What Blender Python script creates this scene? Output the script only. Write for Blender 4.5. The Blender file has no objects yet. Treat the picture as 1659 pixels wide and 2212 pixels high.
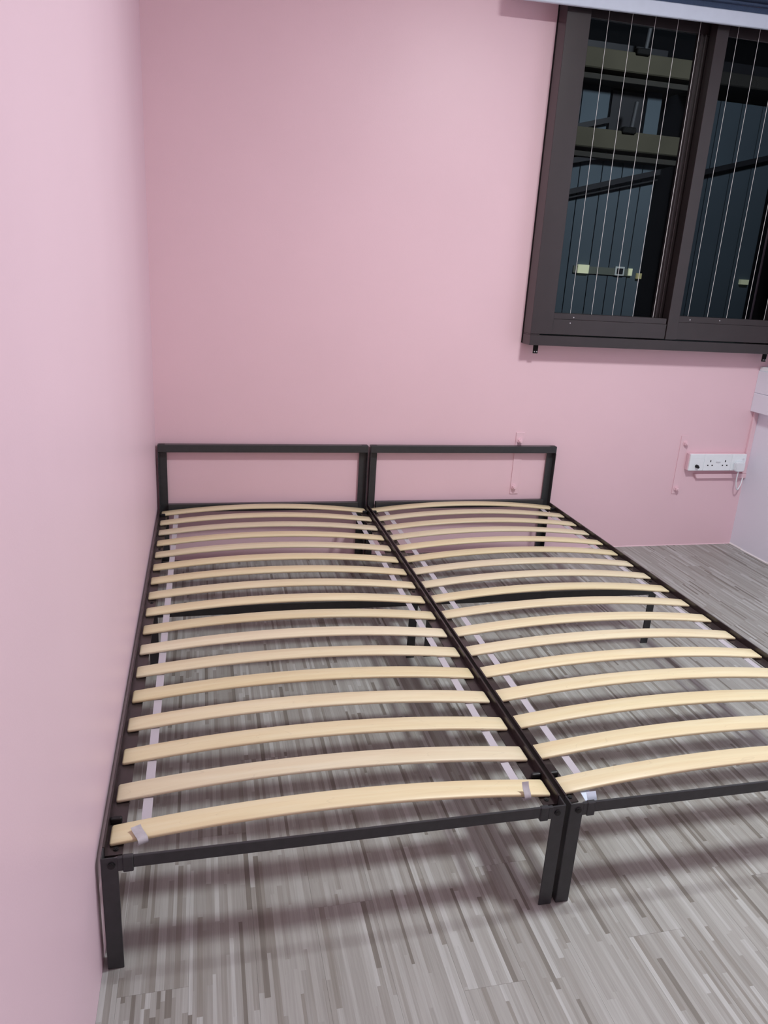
import bpy, bmesh, math, random
from mathutils import Vector, Matrix
random.seed(7)
C = bpy.context.scene.collection
sc = bpy.context.scene

# ---------------------------------------------------------------- camera
cam_d = bpy.data.cameras.new('camera'); cam = bpy.data.objects.new('camera', cam_d); C.objects.link(cam)
cam.location = (0.19567, -1.16338, 1.30088)
cam.rotation_mode = 'XYZ'
cam.rotation_euler = (1.258213, -0.057848, -0.227959)
cam_d.sensor_fit = 'AUTO'; cam_d.sensor_width = 36.0
cam_d.lens = 1612.31 / 2212.0 * 36.0
cam_d.clip_start = 0.02
sc.camera = cam

# ---------------------------------------------------------------- world, night
w = bpy.data.worlds.new('night'); sc.world = w; w.use_nodes = True
bg = w.node_tree.nodes['Background']
bg.inputs[0].default_value = (0.35, 0.45, 0.7, 1); bg.inputs[1].default_value = 0.003

# ---------------------------------------------------------------- lights and exposure
LAMP_XYZ = (1.70, 0.20, 2.60)
LAMP_RADIUS = 0.16
LAMP_COLOR = (0.945, 0.985, 0.99)
LAMP_STRENGTH = 202.0
def facade_fill_light(name, loc, target, size, power, color):
    d = bpy.data.lights.new(name, 'AREA'); d.shape = 'DISK'; d.size = size; d.energy = power; d.color = color
    o = bpy.data.objects.new(name, d); C.objects.link(o); o.location = loc
    o.rotation_euler = (Vector(target) - Vector(loc)).to_track_quat('-Z', 'Y').to_euler()
facade_fill_light('facade_fill_light', (4.3, 2.5, 4.3), (4.5, 6.1, 2.0), 0.6, 95, (0.85, 0.93, 1.0))  # added lamp out of view, only there to make the facade visible
vs = sc.view_settings
vs.view_transform = 'Standard'; vs.look = 'None'; vs.gamma = 1.0; vs.use_curve_mapping = False
vs.exposure = 0.0
sc.cycles.max_bounces = 10; sc.cycles.diffuse_bounces = 6; sc.cycles.transparent_max_bounces = 12
sc.cycles.use_denoising = True

# ---------------------------------------------------------------- dimensions
BED_W, BED_L, RAIL_Z, HEAD_Z = 0.920, 2.070, 0.2615, 0.5425
BED_B = 0.931                        # left edge of the right bed
X_L, X_R, Y_B, Y_F, Z_C = -0.0095, 2.967, 2.110, -1.72, 2.66

# ---------------------------------------------------------------- material helpers
def new_mat(name):
    m = bpy.data.materials.new(name); m.use_nodes = True
    nt = m.node_tree; b = nt.nodes['Principled BSDF']
    return m, nt, b
def N(nt, kind, **kw):
    n = nt.nodes.new(kind)
    for k, v in kw.items(): setattr(n, k, v)
    return n
def L(nt, a, b): nt.links.new(a, b)
def math_n(nt, op, a, b=None):
    n = N(nt, 'ShaderNodeMath', operation=op)
    for i, v in enumerate((a, b)):
        if v is None: continue
        if isinstance(v, (int, float)): n.inputs[i].default_value = v
        else: L(nt, v, n.inputs[i])
    return n.outputs[0]
def ramp(nt, fac, stops, interp='LINEAR'):
    r = N(nt, 'ShaderNodeValToRGB'); cr = r.color_ramp; cr.interpolation = interp
    while len(cr.elements) < len(stops): cr.elements.new(0.5)
    for e, (p, c) in zip(cr.elements, stops):
        e.position = p; e.color = (*c, 1) if len(c) == 3 else c
    L(nt, fac, r.inputs[0]); return r.outputs[0]
def plain(name, col, rough=0.5, metal=0.0, spec=0.5, var=0.06, scale=30.0, bump=0.0, bscale=300.0):
    m, nt, b = new_mat(name)
    b.inputs['Roughness'].default_value = rough; b.inputs['Metallic'].default_value = metal
    b.inputs['Specular IOR Level'].default_value = spec
    tc = N(nt, 'ShaderNodeTexCoord'); no = N(nt, 'ShaderNodeTexNoise'); no.inputs['Scale'].default_value = scale
    no.inputs['Detail'].default_value = 3
    L(nt, tc.outputs['Object'], no.inputs['Vector'])
    lo = tuple(max(0, c * (1 - var)) for c in col); hi = tuple(min(1, c * (1 + var)) for c in col)
    L(nt, ramp(nt, no.outputs['Fac'], [(0.3, lo), (0.7, hi)]), b.inputs['Base Color'])
    if bump:
        n2 = N(nt, 'ShaderNodeTexNoise'); n2.inputs['Scale'].default_value = bscale; n2.inputs['Detail'].default_value = 2
        L(nt, tc.outputs['Object'], n2.inputs['Vector'])
        bp = N(nt, 'ShaderNodeBump'); bp.inputs['Strength'].default_value = bump; bp.inputs['Distance'].default_value = 0.002
        L(nt, n2.outputs['Fac'], bp.inputs['Height']); L(nt, bp.outputs['Normal'], b.inputs['Normal'])
    return m
def paint(name, col, rough=0.42, spec=0.35):
    """emulsion on plaster: very slight mottling, roller stipple and broad trowel waves"""
    m, nt, b = new_mat(name)
    b.inputs['Roughness'].default_value = rough; b.inputs['Specular IOR Level'].default_value = spec
    tc = N(nt, 'ShaderNodeTexCoord')
    n1 = N(nt, 'ShaderNodeTexNoise'); n1.inputs['Scale'].default_value = 1.6; n1.inputs['Detail'].default_value = 4
    n2 = N(nt, 'ShaderNodeTexNoise'); n2.inputs['Scale'].default_value = 260; n2.inputs['Detail'].default_value = 2
    n3 = N(nt, 'ShaderNodeTexNoise'); n3.inputs['Scale'].default_value = 3.2; n3.inputs['Detail'].default_value = 2
    for n in (n1, n2, n3): L(nt, tc.outputs['Object'], n.inputs['Vector'])
    lo = tuple(c * 0.975 for c in col); hi = tuple(min(1, c * 1.02) for c in col)
    L(nt, ramp(nt, n1.outputs['Fac'], [(0.3, lo), (0.7, hi)]), b.inputs['Base Color'])
    b1 = N(nt, 'ShaderNodeBump'); b1.inputs['Strength'].default_value = 0.10; b1.inputs['Distance'].default_value = 0.0015
    b2 = N(nt, 'ShaderNodeBump'); b2.inputs['Strength'].default_value = 0.15; b2.inputs['Distance'].default_value = 0.012
    L(nt, n2.outputs['Fac'], b1.inputs['Height']); L(nt, n3.outputs['Fac'], b2.inputs['Height'])
    L(nt, b2.outputs['Normal'], b1.inputs['Normal']); L(nt, b1.outputs['Normal'], b.inputs['Normal'])
    return m

M_PINK = paint('pink_wall_paint', (0.815, 0.590, 0.648))
M_PINK_L = paint('pink_side_wall_paint', (0.81, 0.615, 0.695))
M_LAV = paint('pale_lavender_paint', (0.82, 0.855, 0.945))
M_WHITE = paint('white_ceiling_paint', (0.84, 0.84, 0.85), 0.6)
M_METAL = plain('black_powder_coat', (0.034, 0.037, 0.040), 0.36, 0.0, 0.5, 0.12, 60, 0.08, 900)
M_RAIL = plain('black_rail_coat_reflected_brown', (0.036, 0.027, 0.027), 0.28, 0.0, 0.5, 0.10, 60, 0.05, 900)  # black coat tinted brown to stand in for reflected wood and pink wall
M_METAL_D = plain('black_plastic', (0.010, 0.010, 0.011), 0.5, 0.0, 0.4)
M_BROWN = plain('brown_window_coat', (0.0225, 0.0165, 0.017), 0.30, 0.0, 0.7, 0.10, 14, 0.05, 700)
M_BLACK = plain('matte_black', (0.006, 0.006, 0.006), 0.7, 0, 0.2)
M_STEEL = plain('bright_steel', (0.62, 0.62, 0.62), 0.3, 0.9)
M_WIRE = plain('nylon_coated_wire', (0.82, 0.82, 0.80), 0.3, 0.0, 0.5)
M_PLASTIC = plain('white_plastic', (0.86, 0.94, 0.97), 0.32, 0, 0.5, 0.02)
M_PLASTIC2 = plain('white_plug_plastic', (0.80, 0.86, 0.90), 0.35, 0, 0.5, 0.02)
M_HOLE = plain('dark_socket_hole', (0.008, 0.008, 0.01), 0.6, 0, 0.2)
M_BARW = plain('white_blind_bar', (0.66, 0.76, 0.88), 0.4, 0, 0.4, 0.02)
M_NAVY = plain('navy_blind_fabric', (0.055, 0.085, 0.15), 0.8, 0, 0.2, 0.12, 220, 0.3, 1400)

def strap_mat():
    m, nt, b = new_mat('woven_strap')
    tc = N(nt, 'ShaderNodeTexCoord'); wv = N(nt, 'ShaderNodeTexWave', bands_direction='Y'); wv.inputs['Scale'].default_value = 260
    wv.inputs['Distortion'].default_value = 1.2
    L(nt, tc.outputs['Object'], wv.inputs['Vector'])
    L(nt, ramp(nt, wv.outputs['Fac'], [(0, (0.42, 0.40, 0.44)), (1, (0.54, 0.52, 0.57))]), b.inputs['Base Color'])
    b.inputs['Roughness'].default_value = 0.45
    return m
M_STRAP = strap_mat()
M_TAIL = plain('grey_strap_end', (0.47, 0.46, 0.49), 0.4, 0, 0.4, 0.08, 90)

def wood_mat():
    m, nt, b = new_mat('birch_slat')
    tc = N(nt, 'ShaderNodeTexCoord'); oi = N(nt, 'ShaderNodeObjectInfo')
    off = N(nt, 'ShaderNodeCombineXYZ')
    L(nt, math_n(nt, 'MULTIPLY', oi.outputs['Random'], 31.0), off.inputs[0])
    L(nt, math_n(nt, 'MULTIPLY', oi.outputs['Random'], 17.0), off.inputs[1])
    add = N(nt, 'ShaderNodeVectorMath', operation='ADD'); L(nt, tc.outputs['Object'], add.inputs[0]); L(nt, off.outputs[0], add.inputs[1])
    mp = N(nt, 'ShaderNodeMapping'); mp.inputs['Scale'].default_value = (1.6, 26, 8); L(nt, add.outputs[0], mp.inputs[0])
    g = N(nt, 'ShaderNodeTexNoise'); g.inputs['Scale'].default_value = 2.2; g.inputs['Detail'].default_value = 6; g.inputs['Distortion'].default_value = 0.6
    L(nt, mp.outputs[0], g.inputs['Vector'])
    # cathedral growth lines
    mp2 = N(nt, 'ShaderNodeMapping'); mp2.inputs['Scale'].default_value = (1.3, 10, 4); L(nt, add.outputs[0], mp2.inputs[0])
    g2 = N(nt, 'ShaderNodeTexNoise'); g2.inputs['Scale'].default_value = 1.5; g2.inputs['Detail'].default_value = 2
    L(nt, mp2.outputs[0], g2.inputs['Vector'])
    rings = math_n(nt, 'FRACT', math_n(nt, 'MULTIPLY', g2.outputs['Fac'], 11.0))
    ring = ramp(nt, rings, [(0.0, (0.80, 0.80, 0.80)), (0.05, (1, 1, 1)), (1.0, (1, 1, 1))])
    base = ramp(nt, g.outputs['Fac'], [(0.25, (0.69, 0.580, 0.365)), (0.55, (0.735, 0.655, 0.432)), (0.8, (0.765, 0.70, 0.495))])
    mx = N(nt, 'ShaderNodeMix', data_type='RGBA', blend_type='MULTIPLY'); mx.inputs['Factor'].default_value = 0.45
    L(nt, base, mx.inputs['A']); L(nt, ring, mx.inputs['B'])
    hs = N(nt, 'ShaderNodeHueSaturation'); L(nt, mx.outputs['Result'], hs.inputs['Color'])
    L(nt, math_n(nt, 'MULTIPLY_ADD', oi.outputs['Random'], 0.10), hs.inputs['Value'])
    hs.inputs['Value'].links[0].from_node.inputs[2].default_value = 0.95
    wn = N(nt, 'ShaderNodeTexWhiteNoise', noise_dimensions='1D'); L(nt, oi.outputs['Random'], wn.inputs['W'])
    s = math_n(nt, 'MULTIPLY_ADD', wn.outputs['Value'], 0.25); s.node.inputs[2].default_value = 0.85
    L(nt, s, hs.inputs['Saturation'])
    L(nt, hs.outputs[0], b.inputs['Base Color'])
    b.inputs['Roughness'].default_value = 0.38; b.inputs['Specular IOR Level'].default_value = 0.4
    bp = N(nt, 'ShaderNodeBump'); bp.inputs['Strength'].default_value = 0.08; bp.inputs['Distance'].default_value = 0.001
    L(nt, g.outputs['Fac'], bp.inputs['Height']); L(nt, bp.outputs['Normal'], b.inputs['Normal'])
    return m
M_WOOD = wood_mat()

PLANK_W, PLANK_LEN = 0.128, 0.915
def floor_mat():
    """plank printed with many narrow strips of greys and browns, butted end to end"""
    m, nt, b = new_mat('strip_print_plank')
    tc = N(nt, 'ShaderNodeTexCoord'); oi = N(nt, 'ShaderNodeObjectInfo')
    sx = N(nt, 'ShaderNodeSeparateXYZ'); L(nt, tc.outputs['Object'], sx.inputs[0])
    u = math_n(nt, 'DIVIDE', sx.outputs[0], PLANK_W)
    rnd = oi.outputs['Random']
    flip = math_n(nt, 'GREATER_THAN', rnd, 0.5)
    u2 = math_n(nt, 'ABSOLUTE', math_n(nt, 'SUBTRACT', flip, u))
    pos = [0, .055, .118, .205, .262, .345, .395, .470, .556, .610, .672, .768, .826, .915]
    rid = ramp(nt, u2, [(p, ((i + .5) / 14,) * 3) for i, p in enumerate(pos)], 'CONSTANT')
    rid = math_n(nt, 'MULTIPLY', rid, 14.0)
    cx = N(nt, 'ShaderNodeCombineXYZ'); L(nt, rid, cx.inputs[0]); L(nt, math_n(nt, 'MULTIPLY', rnd, 97.0), cx.inputs[1])
    wn = N(nt, 'ShaderNodeTexWhiteNoise', noise_dimensions='2D'); L(nt, cx.outputs[0], wn.inputs['Vector'])
    wsep = N(nt, 'ShaderNodeSeparateColor'); L(nt, wn.outputs['Color'], wsep.inputs[0])
    ln = math_n(nt, 'MULTIPLY_ADD', wsep.outputs[0], 0.22); ln.node.inputs[2].default_value = 0.14
    yy = math_n(nt, 'ADD', sx.outputs[1], math_n(nt, 'MULTIPLY', wsep.outputs[1], 3.0))
    seg = math_n(nt, 'FLOOR', math_n(nt, 'DIVIDE', yy, ln))
    cx2 = N(nt, 'ShaderNodeCombineXYZ'); L(nt, rid, cx2.inputs[0]); L(nt, seg, cx2.inputs[1]); L(nt, math_n(nt, 'MULTIPLY', rnd, 53.0), cx2.inputs[2])
    wn2 = N(nt, 'ShaderNodeTexWhiteNoise', noise_dimensions='3D'); L(nt, cx2.outputs[0], wn2.inputs['Vector'])
    col = ramp(nt, wn2.outputs['Value'], [
        (0.00, (0.207, 0.198, 0.175)), (0.06, (0.271, 0.264, 0.238)), (0.14, (0.316, 0.315, 0.291)), (0.30, (0.344, 0.348, 0.327)), (0.53, (0.375, 0.381, 0.360)), (0.75, (0.406, 0.417, 0.398)), (0.91, (0.464, 0.483, 0.468))], 'CONSTANT')
    # grain along the strip
    off = N(nt, 'ShaderNodeVectorMath', operation='ADD'); L(nt, tc.outputs['Object'], off.inputs[0]); L(nt, cx2.outputs[0], off.inputs[1])
    mp = N(nt, 'ShaderNodeMapping'); mp.inputs['Scale'].default_value = (160, 5, 1); L(nt, off.outputs[0], mp.inputs[0])
    gr = N(nt, 'ShaderNodeTexNoise'); gr.inputs['Scale'].default_value = 1.6; gr.inputs['Detail'].default_value = 5; L(nt, mp.outputs[0], gr.inputs['Vector'])
    gc = ramp(nt, gr.outputs['Fac'], [(0.28, (0.84, 0.83, 0.82)), (0.62, (1.0, 1.0, 1.0))])
    mx = N(nt, 'ShaderNodeMix', data_type='RGBA', blend_type='MULTIPLY'); mx.inputs['Factor'].default_value = 1.0
    L(nt, col, mx.inputs['A']); L(nt, gc, mx.inputs['B'])
    L(nt, mx.outputs['Result'], b.inputs['Base Color'])
    b.inputs['Roughness'].default_value = 0.46; b.inputs['Specular IOR Level'].default_value = 0.35
    bp = N(nt, 'ShaderNodeBump'); bp.inputs['Strength'].default_value = 0.12; bp.inputs['Distance'].default_value = 0.0008
    L(nt, gr.outputs['Fac'], bp.inputs['Height']); L(nt, bp.outputs['Normal'], b.inputs['Normal'])
    return m
M_FLOOR = floor_mat()

def glass_mat(name, tint):
    m = bpy.data.materials.new(name); m.use_nodes = True; nt = m.node_tree; nt.nodes.clear()
    o = N(nt, 'ShaderNodeOutputMaterial'); t = N(nt, 'ShaderNodeBsdfTransparent'); t.inputs[0].default_value = (*tint, 1)
    g = N(nt, 'ShaderNodeBsdfGlossy'); g.inputs['Roughness'].default_value = 0.0
    f = N(nt, 'ShaderNodeFresnel'); f.inputs[0].default_value = 1.09
    x = N(nt, 'ShaderNodeMixShader'); L(nt, f.outputs[0], x.inputs[0]); L(nt, t.outputs[0], x.inputs[1]); L(nt, g.outputs[0], x.inputs[2])
    L(nt, x.outputs[0], o.inputs[0]); return m
M_GLASS = glass_mat('clear_pane', (0.93, 0.95, 0.96))
M_GLASS2 = glass_mat('tinted_pane', (0.62, 0.64, 0.66))
def emit(name, col, s):
    m, nt, b = new_mat(name); b.inputs['Base Color'].default_value = (*col, 1)
    b.inputs['Emission Color'].default_value = (*col, 1); b.inputs['Emission Strength'].default_value = s
    return m

# ---------------------------------------------------------------- mesh helpers
def add_box(bm, x0, x1, y0, y1, z0, z1, bev=0.0, seg=1):
    vs_ = [bm.verts.new((x, y, z)) for x in (x0, x1) for y in (y0, y1) for z in (z0, z1)]
    q = [(0, 1, 3, 2), (4, 6, 7, 5), (0, 4, 5, 1), (2, 3, 7, 6), (0, 2, 6, 4), (1, 5, 7, 3)]
    fs = [bm.faces.new([vs_[i] for i in f]) for f in q]
    if bev:
        es = list({e for f in fs for e in f.edges})
        bmesh.ops.bevel(bm, geom=es, offset=bev, segments=seg, affect='EDGES', profile=0.5)
def add_cyl(bm, p0, p1, r, n=16, r2=None, bev=0):
    p0 = Vector(p0); p1 = Vector(p1); d = p1 - p0
    M = Matrix.Translation((p0 + p1) / 2) @ d.to_track_quat('Z', 'Y').to_matrix().to_4x4()
    bmesh.ops.create_cone(bm, cap_ends=True, segments=n, radius1=r, radius2=r if r2 is None else r2, depth=d.length, matrix=M)
def add_tube(bm, pts, r, n=10):
    pts = [Vector(p) for p in pts]; rings = []
    up = Vector((0, 0, 1))
    for i, p in enumerate(pts):
        t = (pts[min(i + 1, len(pts) - 1)] - pts[max(i - 1, 0)]).normalized()
        a = t.cross(Vector((0, 1, 0)));  a = a.normalized() if a.length > 1e-3 else t.cross(up).normalized()
        b = t.cross(a).normalized()
        rings.append([bm.verts.new(p + r * (math.cos(2 * math.pi * k / n) * a + math.sin(2 * math.pi * k / n) * b)) for k in range(n)])
    for A, B in zip(rings, rings[1:]):
        for k in range(n): bm.faces.new((A[k], A[(k + 1) % n], B[(k + 1) % n], B[k]))
    bm.faces.new(rings[0][::-1]); bm.faces.new(rings[-1])
def prism(bm, pts, axis, a, b):
    """extrude a polygon given in the two other axes (cyclic order) along axis from a to b"""
    def mk(p, t):
        v = [0, 0, 0]; v[axis] = t; v[(axis + 1) % 3] = p[0]; v[(axis + 2) % 3] = p[1]; return bm.verts.new(v)
    A = [mk(p, a) for p in pts]; B = [mk(p, b) for p in pts]; n = len(pts)
    for i in range(n): bm.faces.new((A[i], A[(i + 1) % n], B[(i + 1) % n], B[i]))
    bm.faces.new(A[::-1]); bm.faces.new(B)
def obj(name, bm, mat, parent=None, loc=None, smooth=None, label=None):
    bmesh.ops.recalc_face_normals(bm, faces=bm.faces[:])
    me = bpy.data.meshes.new(name); bm.to_mesh(me); bm.free()
    me.materials.append(mat)
    if smooth is not None:
        for p in me.polygons: p.use_smooth = True
        me.set_sharp_from_angle(angle=math.radians(smooth))
    o = bpy.data.objects.new(name, me); C.objects.link(o)
    if parent: o.parent = parent
    if loc: o.location = loc
    if label: o['label'] = label
    return o
def box(name, mat, dims, parent=None, bev=0.0, label=None, seg=1):
    """dims in the parent's space; the object's own origin is the box centre"""
    x0, x1, y0, y1, z0, z1 = dims; c = Vector(((x0 + x1) / 2, (y0 + y1) / 2, (z0 + z1) / 2))
    bm = bmesh.new(); add_box(bm, x0 - c.x, x1 - c.x, y0 - c.y, y1 - c.y, z0 - c.z, z1 - c.z, bev, seg)
    return obj(name, bm, mat, parent, c, label=label)
def sub(parent, name, mat, dims, bev=0.0, label=None):
    """box given in the thing's space but parented to one of its parts"""
    o = box(name, mat, dims, None, bev, label); o.location = o.location - parent.location; o.parent = parent; return o
def empty(name, loc=(0, 0, 0)):
    o = bpy.data.objects.new(name, None); C.objects.link(o); o.location = loc; o.empty_display_size = 0.1; return o
def thing(name, label, cat, loc=(0, 0, 0), group=None):
    return tag(empty(name, loc), label, cat, group)
def tag(o, label, cat, group=None):
    o['label'] = label; o['category'] = cat
    if group: o['group'] = group
    return o
def struct(o, label):
    o['kind'] = 'structure'; o['label'] = label; return o
def copy_tree(o, parent=None):
    c = o.copy(); C.objects.link(c)
    if parent: c.parent = parent
    for ch in list(o.children): copy_tree(ch, c)
    return c

# ================================================================ ROOM
WT = 0.16
# floor: slab with planks laid on it
bm = bmesh.new(); add_box(bm, X_L - WT, X_R + WT, Y_F - WT, Y_B + WT, -0.14, -0.009)
floor = struct(obj('floor', bm, plain('screed', (0.2, 0.18, 0.17), 0.8)), 'grey strip-patterned wood-look plank floor')
def plank_mesh(wd, ln):
    bm = bmesh.new(); add_box(bm, 0.0001, wd - 0.0001, 0.0001, ln - 0.0001, -0.009, 0.0, 0.0002)
    bmesh.ops.recalc_face_normals(bm, faces=bm.faces[:])
    me = bpy.data.meshes.new('plank'); bm.to_mesh(me); bm.free(); me.materials.append(M_FLOOR); return me
meshes = {}
xs0 = 0.662 - 6 * PLANK_W
for c in range(25):
    x0 = xs0 + c * PLANK_W; x1 = x0 + PLANK_W
    off = 0.0
    xa, xb = max(x0, X_L), min(x1, X_R)
    if xb - xa < 0.01: continue
    start = -0.165 if c == 6 else -0.165 + ((c - 6) * 0.37 % 1.0) * PLANK_LEN + random.uniform(-.05, .05)
    y = start - PLANK_LEN * math.ceil((start - Y_F) / PLANK_LEN)
    while y < Y_B:
        ya, yb_ = max(y, Y_F), min(y + PLANK_LEN, Y_B)
        if yb_ - ya > 0.01:
            key = (round(xb - xa, 4), round(yb_ - ya, 4))
            if key not in meshes: meshes[key] = plank_mesh(xb - xa, yb_ - ya)
            o = bpy.data.objects.new('plank', meshes[key]); C.objects.link(o)
            o.location = (xa, ya, 0); o.parent = floor
        y += PLANK_LEN

# walls; the back wall has the window opening
OX0, OX1, OZ0, OZ1 = 1.650, 2.935, 1.050, 2.405
bm = bmesh.new()
for d in ((X_L, OX0, 0, Z_C), (OX1, X_R, 0, Z_C), (OX0, OX1, 0, OZ0), (OX0, OX1, OZ1, Z_C)):
    add_box(bm, d[0], d[1], Y_B, Y_B + WT, d[2], d[3])
bmesh.ops.remove_doubles(bm, verts=bm.verts[:], dist=1e-5)
struct(obj('wall_back', bm, M_PINK), 'pink painted wall behind the headboards with the window in it')
bm = bmesh.new(); add_box(bm, X_L - WT, X_L, Y_F - WT, Y_B + WT, 0, Z_C)
struct(obj('wall_left', bm, M_PINK_L), 'pink painted wall along the left bed')
bm = bmesh.new(); add_box(bm, X_R, X_R + WT, Y_F - WT, Y_B + WT, 0, Z_C)
struct(obj('wall_right', bm, M_LAV), 'pale lavender wall at the right edge')
bm = bmesh.new(); add_box(bm, X_L, X_R, Y_F - WT, Y_F, 0, Z_C)
struct(obj('wall_front', bm, M_PINK), 'pink wall behind the camera')
bm = bmesh.new(); add_box(bm, X_L - WT, X_R + WT, Y_F - WT, Y_B + WT, Z_C, Z_C + 0.15)
struct(obj('ceiling', bm, M_WHITE), 'white ceiling')
# thin paint and caulk beads where floor meets walls
bm = bmesh.new()
prism(bm, [(Y_B, 0.0), (Y_B - 0.003, 0.0), (Y_B - 0.002, 0.0015), (Y_B, 0.004)], 0, X_L, X_R)
struct(obj('trim_1', bm, M_PINK), 'thin painted bead along the foot of the pink wall')
bm = bmesh.new()
n = 40
for i in range(n):
    ya = Y_F + (Y_B - Y_F) * i / n; yb_ = Y_F + (Y_B - Y_F) * (i + 1) / n
    h = 0.006 + 0.0015 * math.sin(i * 2.3); d = 0.0045 + 0.001 * math.sin(i * 1.7)
    prism(bm, [(0.0, X_R), (0.0, X_R - d), (h * .5, X_R - d * .75), (h, X_R)], 1, ya, yb_)
struct(obj('trim_2', bm, M_WHITE), 'white caulk bead along the foot of the lavender wall')

# boxed white trunking high on the right wall
t3 = struct(empty('trim_3', (X_R, 0, 0)), 'white boxed trunking running along the lavender wall under the window')
box('trunking_box', M_LAV, (-0.046, 0, -0.6, Y_B, 0.726, 0.8205), t3, 0.002)
box('trunking_box', M_LAV, (-0.0445, 0, -0.6, Y_B, 0.8215, 0.932), t3, 0.002)
box('trunking_lid', M_PLASTIC, (-0.040, 0, -0.6, Y_B, 0.932, 0.952), t3, 0.002)
# pink painted cable trunking round the socket
t4 = struct(empty('trim_4', (0, Y_B, 0)), 'pink painted cable trunking under and beside the socket')
box('trunking_riser', M_PINK, (2.941, X_R, -0.014, 0, 0.398, 0.726), t4, 0.002)
bm = bmesh.new()
prism(bm, [(0.372, 2.672), (0.372, X_R), (0.397, X_R), (0.397, 2.655)], 1, -0.016, 0)
bmesh.ops.bevel(bm, geom=bm.edges[:], offset=0.0015, segments=1, affect='EDGES')
obj('trunking_run', bm, M_PINK, t4)

# ================================================================ WINDOW
YF = 2.020
win = struct(empty('window_1', (1.621, YF, 1.022)), 'dark brown sliding window with thin vertical safety wires')
def wbox(name, mat, d, bev=0.001, parent=None, label=None):
    x0, x1, y0, y1, z0, z1 = d; p = win.location
    dims = (x0 - p.x, x1 - p.x, y0 - p.y, y1 - p.y, z0 - p.z, z1 - p.z)
    if parent: return sub(parent, name, mat, dims, bev, label)
    return box(name, mat, dims, win, bev, label)
WX0, WX1, WZ0, WZ1 = 1.621, 2.962, 1.022, 2.435
def ring_obj(name, pieces, mat, parent_thing, bev=0.001):
    bm = bmesh.new(); p = win.location
    for d in pieces:
        b2 = bmesh.new(); add_box(b2, d[0] - p.x, d[1] - p.x, d[2] - p.y, d[3] - p.y, d[4] - p.z, d[5] - p.z, bev)
        me = bpy.data.meshes.new('t'); b2.to_mesh(me); b2.free(); bm.from_mesh(me); bpy.data.meshes.remove(me)
    return obj(name, bm, mat, parent_thing)
# outer frame: left jamb, right jamb, head, sill (with lower nose) and the liner in the opening
ring_obj('window_frame', [
    (WX0, WX0 + 0.105, YF, Y_B - 0.012, WZ0 + 0.0505, WZ1), (WX0, WX0 + 0.045, YF, Y_B - 0.012, WZ0 + 0.045, WZ0 + 0.0505), (WX1 - 0.045, WX1, YF, Y_B - 0.012, WZ0 + 0.045, WZ1),
    (WX0 + 0.045, WX1 - 0.045, YF, Y_B - 0.012, WZ1 - 0.045, WZ1),
    (WX0, WX1, YF - 0.002, Y_B - 0.012, WZ0, WZ0 + 0.045),
    (OX0, OX0 + 0.02, Y_B - 0.012, Y_B + 0.12, OZ0, OZ1), (OX1 - 0.02, OX1, Y_B - 0.012, Y_B + 0.12, OZ0, OZ1),
    (OX0, OX1, Y_B - 0.012, Y_B + 0.12, OZ1 - 0.02, OZ1), (OX0, OX1, Y_B - 0.012, Y_B + 0.12, OZ0, OZ0 + 0.02)], M_BROWN, win)
ring_obj('black_edge_strip', [(WX0 - 0.001, WX0 + 0.03, Y_B - 0.012, Y_B, WZ0 + 0.002, WZ1), (WX1 - 0.03, WX1 , Y_B - 0.012, Y_B, WZ0 + 0.002, WZ1),  # thin black strip between window frame and wall
    (WX0 + .03, WX1 - .03, Y_B - 0.012, Y_B, WZ1 - 0.02, WZ1), (WX0 + .03, WX1 - .03, Y_B - 0.012, Y_B, WZ0 + .002, WZ0 + 0.03)], M_BLACK, win, 0.0)
# left, fixed leaf: wide stile and rail flush with the frame, glass set deep
s1 = ring_obj('sash', [
    (1.7262, 2.300, YF + 0.004, 2.100, 1.0725, 1.140),
    (1.728, 2.298, YF + 0.007, 2.094, 1.140, 1.166),
    (1.726, 2.345, YF + 0.060, 2.100, 2.330, 2.388),
    (2.262, 2.345, 2.084, 2.106, 1.140, 2.388), (2.268, 2.276, 2.078, 2.084, 1.166, 2.33), (2.287, 2.293, 2.074, 2.084, 1.166, 2.33)], M_BROWN, win)
wbox('pane', M_GLASS, (1.724, 2.266, 2.0965, 2.1005, 1.160, 2.334), 0, s1)
# right, sliding leaf, its meeting stile in front
s2 = ring_obj('sash', [
    (2.303, 2.360, YF + 0.001, YF + 0.052, 1.0710, 2.388), (2.860, 2.914, YF + 0.004, YF + 0.052, 1.0725, 2.388),
    (2.360, 2.860, YF + 0.004, YF + 0.052, 1.0725, 1.152), (2.362, 2.858, YF + 0.007, YF + 0.052, 1.152, 1.180),
    (2.360, 2.860, YF + 0.045, YF + 0.052, 2.330, 2.388)], M_BROWN, win)
wbox('pane', M_GLASS2, (2.355, 2.865, 2.0755, 2.0790, 1.175, 2.334), 0, s2)
bm = bmesh.new(); add_cyl(bm, (0, 0, 0), (0, 0, 1.225), 0.00095, 8)
wire0 = obj('wire', bm, M_WIRE, win, smooth=60)
wxs = [1.819 + .1055 * i for i in range(5)] + [2.422 + .105 * i for i in range(5)]
for i, x in enumerate(wxs):
    o = wire0 if i == 0 else wire0.copy()
    if i: C.objects.link(o)
    o.location = (x + 0.004 - WX0, (0.040 if i < 5 else 0.036), (1.160 if i < 5 else 1.174) - WZ0)
# screws, specks of old paint where the wires are fixed
for x, z in ((1.825, 1.150), (1.81, 1.125), (2.42, 1.165), (2.58, 1.168)):
    bm = bmesh.new(); add_cyl(bm, (0, -0.0008, 0), (0, 0.001, 0), 0.003, 8)
    obj('screw', bm, M_STEEL, win, (x - WX0, 0.006 if z > 1.14 else 0.0038, z - WZ0))
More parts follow.
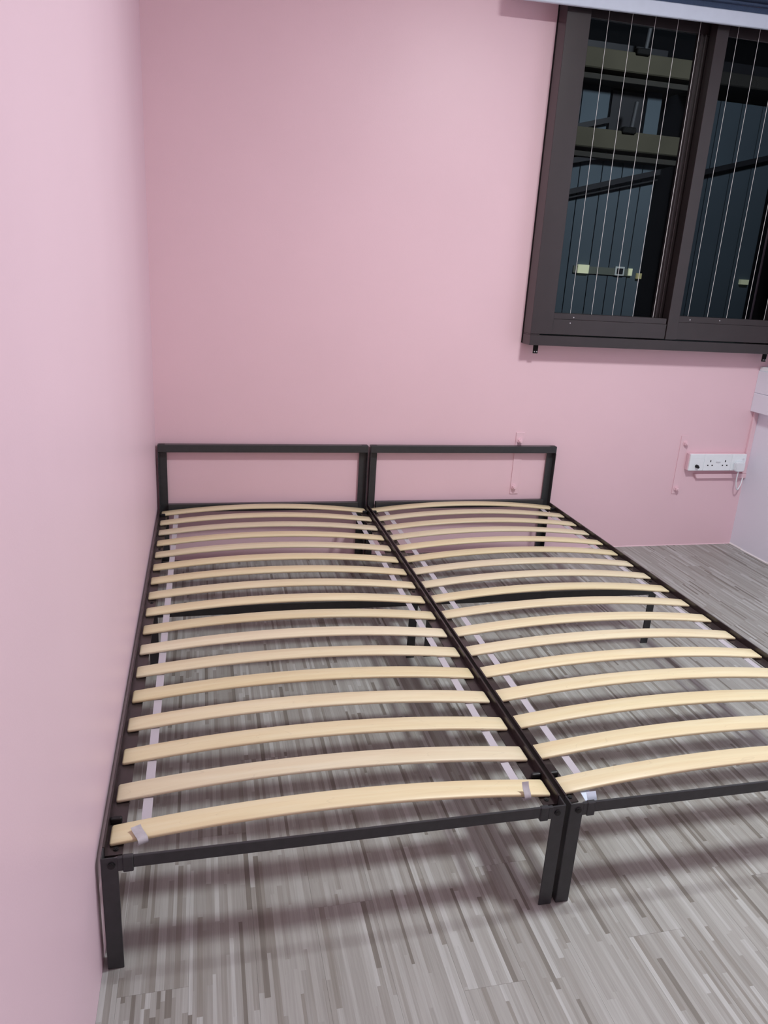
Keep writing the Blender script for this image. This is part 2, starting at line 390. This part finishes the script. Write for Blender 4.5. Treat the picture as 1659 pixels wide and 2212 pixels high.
# two small black brackets fixed under the sill
for x in (1.672, 2.894):
    b = wbox('bracket', M_BLACK, (x - 0.0115, x + 0.0115, YF + 0.035, YF + 0.041, 0.982, 1.0225), 0.001)
    for sx in (-0.0055, 0.0055):
        bm = bmesh.new(); add_cyl(bm, (0, -0.0015, 0), (0, 0.001, 0), 0.0028, 10)
        obj('screw', bm, M_STEEL, b, (sx, -0.003, -0.012))

# ================================================================ ROLLER BLIND
bl = thing('roller_blind', 'navy roller blind rolled up over the window above its white bottom bar', 'blind', (1.386, 1.985, 2.60))
BLW = 1.572; TILT = 0.0245
bl.rotation_euler = (0, -TILT, 0)
def bbox(name, mat, d, bev): return box(name, mat, (d[0], d[1], d[2], d[3], d[4] - 2.60, d[5] - 2.60), bl, bev)
bbox('bottom_bar', M_BARW, (0, BLW, -0.015, 0.003, 2.322, 2.373), 0.003)
bm = bmesh.new(); add_cyl(bm, (0.012, 0.006, -0.155), (BLW - 0.012, 0.006, -0.155), 0.036, 32)
obj('fabric_roll', bm, M_NAVY, bl, smooth=40)
bbox('hanging_fabric', M_NAVY, (0.012, BLW - 0.012, -0.0115, -0.0095, 2.370, 2.394), 0)
bbox('fabric_fold', M_NAVY, (0.012, BLW - 0.012, -0.031, -0.0095, 2.394, 2.402), 0.003)
for x in (0.004, BLW - 0.012):
    bbox('end_bracket', M_PLASTIC, (x, x + 0.006, -0.02, 0.12, 2.42, 2.49), 0.001)

# ================================================================ BED FRAMES
def build_bed(x0, label):
    t = thing('bed_frame', label, 'bed frame', (x0, 0, 0), 'black metal single bed frames side by side')
    W, H = BED_W, RAIL_Z
    LW = 0.030
    for s in (0, 1):
        fx = (lambda a: a) if s == 0 else (lambda a: W - a)
        rng = lambda a, b: (min(fx(a), fx(b)), max(fx(a), fx(b)))
        # foot leg: folded post with a short sleeve for the cross bar
        bm = bmesh.new()
        add_box(bm, *rng(0.0005, LW), 0.0, 0.0032, 0.0, H - 0.0005, 0.0008)
        add_box(bm, *rng(0, 0.0032), 0.0004, 0.030, 0.0, H - 0.0005, 0.0008)
        add_box(bm, *rng(LW - 0.001, 0.039), -0.0008, 0.0065, H - 0.031, H - 0.001, 0.001)
        leg = obj('leg', bm, M_METAL, t)
        bm = bmesh.new()
        add_box(bm, *rng(0.0385, 0.057), -0.0025, 0.0080, H - 0.0335, H + 0.0005, 0.0015)
        obj('sleeve', bm, M_METAL, leg)
        bm = bmesh.new(); add_cyl(bm, (0, 0.001, 0), (0, -0.0028, 0), 0.0066, 16); add_cyl(bm, (0, -0.0028, 0), (0, -0.0036, 0), 0.0045, 6)
        obj('bolt', bm, M_METAL_D, leg, (fx(0.0185), 0, H - 0.0165))
        bm = bmesh.new(); add_cyl(bm, (0, 0, 0), (0, 0, 0.002), 0.0085, 14)
        # head post
        bm = bmesh.new()
        add_box(bm, *rng(0.0005, 0.036), BED_L + 0.0268, BED_L + 0.030, 0.0, HEAD_Z - 0.0335, 0.0008)
        add_box(bm, *rng(0, 0.0032), BED_L, BED_L + 0.0296, 0.0, HEAD_Z - 0.0335, 0.0008)
        post = obj('head_post', bm, M_METAL, t)
        # side rail: upright flange and inward flange carrying the slats
        bm = bmesh.new()
        prism(bm, [(H - 0.027, fx(0.0)), (H, fx(0.0)), (H, fx(0.004)), (H - 0.0205, fx(0.004)), (H - 0.0205, fx(0.035)), (H - 0.0235, fx(0.035)), (H - 0.027, fx(0.004))],
              1, 0.0302, BED_L - 0.0005)
        rail = obj('side_rail', bm, M_RAIL, t)
        zf = H - 0.0205
        # bolts through the inward flange near the foot and at mid length
        for y in (0.045, 1.062, 1.135, 1.62, 2.045):
            bm2 = bmesh.new(); add_cyl(bm2, (0, 0, 0), (0, 0, 0.0022), 0.0052, 14); add_cyl(bm2, (0, 0, 0.0022), (0, 0, 0.003), 0.003, 6)
            obj('bolt', bm2, M_METAL_D, rail, (fx(0.022), y, zf))
        bm.free() if bm.is_valid else None
        # end stops that keep the slatted base in place
        for y in (0.112, 2.000):
            bm = bmesh.new(); a, b = rng(0.0045, 0.027)
            add_box(bm, a, b, y, y + 0.010, zf, zf + 0.014, 0.003, 2)
            c, d = rng(0.012, 0.027)
            yy = (y - 0.010, y + 0.002) if y < 1 else (y + 0.006, y + 0.016)
            obj('end_stop', bm, M_METAL_D, rail)
        # mid leg
        a, b = rng(0.012, 0.041)
        obj_leg = box('leg', M_METAL, (a, b, 1.1005, 1.1055, 0.0, H - 0.0265), t, 0.001)
    box('foot_bar', M_METAL, (0.0565, W - 0.0565, 0.0, 0.0055, H - 0.0265, H - 0.0005), t, 0.001)
    box('centre_beam', M_METAL, (0.0415, W - 0.0415, 1.092, 1.112, H - 0.0545, H - 0.0245), t, 0.0015)
    top = box('head_rail', M_METAL, (0.0, W, BED_L, BED_L + 0.030, HEAD_Z - 0.033, HEAD_Z), t, 0.002)
    box('lower_head_rail', M_METAL, (0.0365, W - 0.0365, BED_L, BED_L + 0.022, H - 0.0215, H + 0.0135), t, 0.0015)
    for a in (0.005, W - 0.030):
        sub(top, 'dark_hollow_patch', M_METAL_D, (a, a + 0.025, BED_L + 0.006, BED_L + 0.024, HEAD_Z - 0.001, HEAD_Z + 0.0006), 0.0003)  # dark patch painted in for the shaded hollow at each rail end
    return t
build_bed(0.0, 'black metal bed frame along the left pink wall, leftmost of the two')
build_bed(BED_B, 'black metal bed frame on the right, below the window side of the room')

# ================================================================ SLATTED BASES
SL0, SL1, SW, TH, CAMB = 0.0095, 0.9105, 0.052, 0.008, 0.029
Z_FL = RAIL_Z - 0.0205
def slat_mesh():
    bm = bmesh.new(); n = 36; Ls = SL1 - SL0; rings = []
    xs = [0.0, 0.0015, 0.004] + [0.004 + (Ls - 0.008) * i / n for i in range(1, n)] + [Ls - 0.004, Ls - 0.0015, Ls]
    e = 0.0022
    for x in xs:
        d = min(x, Ls - x); k = max(0.0, 1 - d / 0.004); yi = 0.004 * (1 - math.sqrt(max(0, 1 - k * k)))
        zi = 0.0016 * k
        z = CAMB * 4 * (x / Ls) * (1 - x / Ls)
        h = SW / 2 - yi
        prof = [(-h + e, zi), (h - e, zi), (h - .0006, .0012 + zi * .5), (h, TH * .5), (h - .0006, TH - .0012 - zi * .5), (h - e, TH - zi), (-h + e, TH - zi), (-h + .0006, TH - .0012 - zi * .5), (-h, TH * .5), (-h + .0006, .0012 + zi * .5)]
        rings.append([bm.verts.new((x, p, z + q)) for p, q in prof])
    m = len(rings[0])
    for A, B in zip(rings, rings[1:]):
        for k in range(m): bm.faces.new((A[k], A[(k + 1) % m], B[(k + 1) % m], B[k]))
    bm.faces.new(rings[0][::-1]); bm.faces.new(rings[-1])
    return bm
PITCH = 0.12215
slat0 = None
def strip_mesh(pts, x0, x1, th=0.0009):
    """ribbon of width x0..x1 following (y,z) points"""
    bm = bmesh.new(); rows = []
    for i, (y, z) in enumerate(pts):
        a = Vector(pts[max(i - 1, 0)]); b = Vector(pts[min(i + 1, len(pts) - 1)]); t = (b - a).normalized(); nrm = Vector((-t.y, t.x)) * th / 2
        rows.append([bm.verts.new((x0, y + nrm.x, z + nrm.y)), bm.verts.new((x1, y + nrm.x, z + nrm.y)), bm.verts.new((x1, y - nrm.x, z - nrm.y)), bm.verts.new((x0, y - nrm.x, z - nrm.y))])
    for A, B in zip(rows, rows[1:]):
        for k in range(4): bm.faces.new((A[k], A[(k + 1) % 4], B[(k + 1) % 4], B[k]))
    bm.faces.new(rows[0][::-1]); bm.faces.new(rows[-1]); return bm
def zs(x):
    u = (x - SL0) / (SL1 - SL0); return CAMB * 4 * u * (1 - u)
def build_base(x0, label, tails):
    global slat0
    t = thing('slatted_bed_base', label, 'slatted base', (x0, 0, Z_FL), 'slatted bases lying in the bed frames')
    for i in range(17):
        if slat0 is None:
            slat0 = obj('slat', slat_mesh(), M_WOOD, t, smooth=50); o = slat0
        else:
            o = slat0.copy(); C.objects.link(o); o.parent = t
        o.location = (SL0, 0.051 + PITCH * i + SW / 2 + random.uniform(-.0008, .0008), 0.0002)
    for s, xa in enumerate((0.063, 0.842)):
        xm = xa + 0.0095; zb = zs(xm) - 0.0009
        pts = [(0.052, zb)]
        for i in range(17):
            pts += [(0.051 + PITCH * i + 0.026, zb), (0.051 + PITCH * i + SW + .02, zb - 0.0012)]
        pts[-1] = (0.051 + PITCH * 16 + SW, zb)
        st = obj('strap', strip_mesh(pts, xa, xa + 0.019), M_STRAP, t)
        kind = tails[s]
        if kind == 'over':      # loose end folded back over the last slat, askew
            bm = strip_mesh([(0.052, zb - .0002), (0.046, zb - .0005), (0.0425, zb + .004), (0.0445, zb + .0105), (0.052, zb + 0.0125), (0.066, zb + 0.0105), (0.078, zb + .0105), (0.084, zb + .013)], xa, xa + 0.019)
            o = obj('strap_tail', bm, M_TAIL, st, smooth=60)
            o.rotation_euler = (0, 0, 0.42); c = Vector((xm, 0.052, 0)); o.location = c - Matrix.Rotation(0.42, 3, 'Z') @ c + Vector((-0.004, -0.004, 0.0012))
        elif kind == 'up':      # loose end standing up in front of the last slat
            bm = strip_mesh([(0.052, zb - .0002), (0.045, zb - .0008), (0.0405, zb + .003), (0.041, zb + .010), (0.046, zb + .016), (0.055, zb + .021), (0.060, zb + .028), (0.062, zb + .033)], xa + .002, xa + 0.017)
            obj('strap_tail', bm, M_TAIL, st, smooth=60)
        else:                   # loose end poking forward and standing up behind the foot bar
            bm = strip_mesh([(0.066, zb - .0015), (0.048, zb - .0035), (0.030, zb - .006), (0.0225, zb - .0055), (0.0195, zb - .0025), (0.0212, zb + .003), (0.0250, zb + .009), (0.0300, zb + .0155)], xa - .013, xa + 0.009)
            obj('strap_tail', bm, M_BARW, st, smooth=60)
    return t
build_base(0.0, 'pale birch slatted base of 17 bowed slats in the left bed', ('over', 'up'))
build_base(BED_B, 'pale birch slatted base of 17 bowed slats in the right bed', ('front', 'front'))

# ================================================================ WALL FITTINGS
def wall_plate(x0, x1, z0, z1, bolts, label):
    t = thing('wall_plate', label, 'wall plate', (x0, Y_B, z0), 'pink painted metal plates on the wall')
    box('plate', M_PINK, (0, x1 - x0, -0.0045, 0, 0, z1 - z0), t, 0.0008)
    for bx, bz in bolts:
        bm = bmesh.new()
        add_cyl(bm, (0, -0.0045, 0), (0, -0.0075, 0), 0.0150, 20)
        add_cyl(bm, (0, -0.0075, 0), (0, -0.0185, 0), 0.0120, 6)
        add_cyl(bm, (0, -0.0185, 0), (0, -0.0250, 0), 0.0080, 14, 0.0062)
        obj('bolt', bm, M_PINK, t, (bx - x0, 0, bz - z0), smooth=40)
wall_plate(1.648, 1.691, 0.297, 0.603, ((1.668, 0.563), (1.664, 0.332)), 'pink painted metal plate with two bolts behind the right headboard')
wall_plate(2.549, 2.588, 0.288, 0.594, ((2.577, 0.555), (2.571, 0.315)), 'pink painted metal plate with two bolts left of the white socket')

sk = thing('power_socket', 'white wall socket panel in a pink painted box near the right corner', 'socket', (2.598, Y_B, 0.418))
box('back_box', M_PINK, (0.0, 0.333, -0.026, 0, 0.0, 0.089), sk, 0.003)
p1 = box('face_plate', M_PLASTIC, (0.001, 0.0845, -0.036, -0.026, 0.001, 0.088), sk, 0.002)
p2 = box('face_plate', M_PLASTIC, (0.0855, 0.2465, -0.036, -0.026, 0.001, 0.088), sk, 0.002)
p3 = box('face_plate', M_PLASTIC, (0.2475, 0.332, -0.036, -0.026, 0.001, 0.088), sk, 0.002)
bm = bmesh.new(); add_cyl(bm, (0, 0, 0), (0, -0.012, 0), 0.0085, 14); add_cyl(bm, (0, -0.012, 0), (0.0, -0.02, -0.003), 0.006, 12)
obj('aerial_plug', bm, M_METAL_D, p1, (0.000, -0.005, -0.019), smooth=40, label='black aerial connector')
sub(p1, 'label_strip', M_PLASTIC2, (0.012, 0.075, -0.0365, -0.036, 0.066, 0.0665))
for cx in (0.122, 0.209):
    sub(p2, 'pin_hole', M_HOLE, (cx - 0.0028, cx + 0.0028, -0.0364, -0.035, 0.047, 0.057), 0.0)
    for dx in (-0.013, 0.013):
        sub(p2, 'pin_hole', M_HOLE, (cx + dx - 0.0038, cx + dx + 0.0038, -0.0364, -0.035, 0.0265, 0.0325), 0.0)
sub(p2, 'rocker_switch', M_PLASTIC2, (0.153, 0.180, -0.0405, -0.036, 0.045, 0.056), 0.0012)
sub(p3, 'rocker_switch', M_PLASTIC2, (0.306, 0.320, -0.0395, -0.036, 0.060, 0.072), 0.0012)

pl = thing('power_plug', 'white plug with a looped white cable in the right end of the socket', 'plug', (2.885, 2.074, 0.445))
bm = bmesh.new()
prism(bm, [(-0.020, -0.027), (-0.026, -0.018), (-0.026, 0.018), (-0.018, 0.026), (0.018, 0.026), (0.024, 0.018), (0.020, -0.027)], 1, -0.026, -0.0005)
bmesh.ops.bevel(bm, geom=bm.edges[:], offset=0.003, segments=2, affect='EDGES')
obj('plug_body', bm, M_PLASTIC2, pl, smooth=40)
pts = []
P0 = [(0.001, -0.013, -0.024), (0.0, -0.013, -0.045), (0.003, -0.010, -0.085), (0.018, -0.004, -0.122), (0.034, 0.004, -0.128), (0.050, 0.010, -0.105), (0.062, 0.020, -0.078), (0.066, 0.0255, -0.062)]
for i in range(len(P0) - 1):
    a = Vector(P0[max(i - 1, 0)]); b = Vector(P0[i]); c = Vector(P0[i + 1]); d = Vector(P0[min(i + 2, len(P0) - 1)])
    for k in range(6):
        u = k / 6
        pts.append(0.5 * ((2 * b) + (c - a) * u + (2 * a - 5 * b + 4 * c - d) * u * u + (3 * b - a - 3 * c + d) * u ** 3))
pts.append(Vector(P0[-1]))
bm = bmesh.new(); add_tube(bm, pts, 0.0034, 10)
obj('cable', bm, M_PLASTIC2, pl, smooth=60)

# ================================================================ CEILING LAMP (overhead, gives the room its light)
lx, ly, lz = LAMP_XYZ
lamp = thing('ceiling_lamp', 'round white dome lamp on the ceiling above the beds', 'lamp', (lx, ly, Z_C))
bm = bmesh.new(); add_cyl(bm, (0, 0, -0.02), (0, 0, 0), LAMP_RADIUS + 0.012, 48)
obj('lamp_base', bm, M_PLASTIC, lamp, smooth=40)
bm = bmesh.new(); rings = []; nseg = 32
for j in range(6):
    a = j / 6 * math.pi / 2
    r = LAMP_RADIUS * math.cos(a); z = -0.02 - 0.012 * math.sin(a)
    rings.append([bm.verts.new((r * math.cos(2 * math.pi * k / nseg), r * math.sin(2 * math.pi * k / nseg), z)) for k in range(nseg)])
for A, B in zip(rings, rings[1:]):
    for k in range(nseg): bm.faces.new((A[k], A[(k + 1) % nseg], B[(k + 1) % nseg], B[k]))
tip = bm.verts.new((0, 0, -0.032))
for k in range(nseg): bm.faces.new((rings[-1][k], rings[-1][(k + 1) % nseg], tip))
obj('lamp_shade', bm, emit('lit_diffuser', LAMP_COLOR, LAMP_STRENGTH), lamp, smooth=60)

# ================================================================ OUTSIDE AT NIGHT: the neighbouring block
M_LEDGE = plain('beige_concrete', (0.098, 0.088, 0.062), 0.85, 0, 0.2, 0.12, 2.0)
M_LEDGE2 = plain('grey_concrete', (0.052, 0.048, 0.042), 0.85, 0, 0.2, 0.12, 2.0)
M_BLUE = plain('blue_grey_cladding', (0.105, 0.135, 0.162), 0.8, 0, 0.2, 0.08, 1.5)
M_DARK = plain('unlit_recess', (0.004, 0.0045, 0.006), 0.9, 0, 0.1)
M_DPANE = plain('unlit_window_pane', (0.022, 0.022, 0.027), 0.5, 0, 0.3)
M_POLE = plain('grey_pole', (0.07, 0.072, 0.08), 0.6)
M_LITW = emit('lit_window', (0.55, 0.57, 0.38), 0.55)
M_LITD = emit('dim_lit_window', (0.40, 0.36, 0.18), 0.25)
M_FRAME = plain('pale_window_frame', (0.75, 0.78, 0.75), 0.7)
YB = 6.11
bk = thing('apartment_block', 'dark neighbouring apartment block seen through the window at night', 'building', (3.4, YB, -3.0))
def fb(name, mat, x0, x1, z0, z1, y0=0.0, y1=0.1, bev=0.0, parent=None):
    d = (x0 - 3.4, x1 - 3.4, y0, y1, z0 + 3.0, z1 + 3.0)
    return sub(parent, name, mat, d, bev) if parent else box(name, mat, d, bk, bev)
fb('core_wall', M_DARK, 0.3, 7.6, -3.0, 6.0, 0.5, 1.0)
# left bay: clad wall in upright panels with open joints
edges = [0.54 + 0.235 * i for i in range(12)] + [3.36, 3.595, 3.82, 4.06, 4.28, 4.50, 4.655]
for a, b in zip(edges, edges[1:]):
    fb('wall_panel', M_BLUE, a + 0.005, b - 0.005, -2.9, 2.455, 0.10, 0.16)
edges2 = [5.02, 5.25, 5.50, 5.74, 5.985]
for a, b in zip(edges2, edges2[1:]):
    fb('wall_panel', M_BLUE, a + 0.005, b - 0.005, -2.9, 3.10, 0.10, 0.16)
for z0, z1 in ((2.535, 2.705), (3.200, 3.368)):
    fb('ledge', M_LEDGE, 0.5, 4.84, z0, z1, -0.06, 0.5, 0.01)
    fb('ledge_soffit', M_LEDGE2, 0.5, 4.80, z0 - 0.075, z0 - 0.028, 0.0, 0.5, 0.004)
fb('ledge', M_LEDGE2, 5.0, 6.4, 3.200, 3.315, -0.06, 0.5, 0.01)
fb('parapet', M_DPANE, 0.5, 4.62, 3.368, 3.480, 0.16, 0.24)
fb('parapet', M_DPANE, 5.0, 6.4, 3.315, 3.460, 0.16, 0.24)
# window strip between the ledges
for a, b, m, nm in ((0.6, 1.59, M_BLUE, 'wall_panel'), (1.60, 2.59, M_BLUE, 'wall_panel'), (2.60, 3.55, M_BLUE, 'wall_panel'), (3.56, 3.79, M_BLUE, 'wall_panel'), (3.80, 4.09, M_BLUE, 'wall_panel'), (4.50, 4.655, M_BLUE, 'wall_panel')):
    fb(nm, m, a, b, 2.705, 3.125, 0.20, 0.26)
wn_ = fb('window_frame', M_DARK, 4.09, 4.50, 2.705, 3.125, 0.22, 0.30)
fb('pane', M_DPANE, 4.12, 4.47, 2.74, 3.10, 0.205, 0.22, 0, wn_)
# sloping dark bars standing in for diagonal soffit shadows on the facade
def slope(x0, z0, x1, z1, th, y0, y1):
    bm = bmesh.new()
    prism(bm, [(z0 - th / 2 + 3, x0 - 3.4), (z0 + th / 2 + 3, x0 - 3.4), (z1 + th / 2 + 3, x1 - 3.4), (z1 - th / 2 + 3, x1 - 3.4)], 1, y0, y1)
    obj('soffit_shadow_bar', bm, M_DPANE, bk)
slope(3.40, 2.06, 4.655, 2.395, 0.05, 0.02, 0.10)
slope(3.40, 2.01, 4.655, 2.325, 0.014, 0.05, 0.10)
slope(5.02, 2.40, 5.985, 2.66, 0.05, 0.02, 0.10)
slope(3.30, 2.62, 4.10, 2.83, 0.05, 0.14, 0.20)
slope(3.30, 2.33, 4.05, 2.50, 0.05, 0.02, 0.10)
# laundry pole holders on the ledges
for x, z in ((4.245, 3.368), (4.215, 2.705)):
    h = fb('pole_holder', M_BLACK, x - 0.09, x + 0.05, z - 0.02, z + 0.035, -0.09, -0.02, 0.008)
    bm = bmesh.new(); add_cyl(bm, (0, 0, 0), (0.02, 0, 0.22), 0.020, 10)
    o = obj('pole', bm, M_POLE, h, (0.03, 0, 0.03), smooth=60)
# row of small lit vents, lit and half-lit windows low on the block
fb('vent_strip', plain('vent_recess_glow_tone', (0.17, 0.185, 0.155), 0.8, 0, 0.2), 3.88, 4.50, 1.395, 1.465, 0.085, 0.10)  # paler base colour stands in for light inside the recess
for x0, x1, z0, z1, m in ((3.925, 4.045, 1.395, 1.478, M_LITW), (4.50, 4.54, 1.40, 1.47, M_LITW), (4.60, 4.655, 1.375, 1.43, M_LITD)):
    fb('lit_window', m, x0, x1, z0, z1, 0.07, 0.095)
f_ = fb('window_frame', M_FRAME, 4.345, 4.450, 1.395, 1.482, 0.075, 0.098)
fb('pane', M_DPANE, 4.365, 4.432, 1.412, 1.465, 0.068, 0.075, 0, f_)
for x0, z0, ww, hh, m in ((4.75, 1.63, .05, .05, M_LITD), (4.745, 1.03, .03, .06, M_LITW), (4.74, 1.24, .03, .05, M_LITD), (5.85, 1.385, .095, .05, M_LITW)):
    y0 = 0.06 if x0 > 5 else 0.46
    fb('lit_window', m, x0, x0 + ww, z0, z0 + hh, y0, y0 + 0.04)
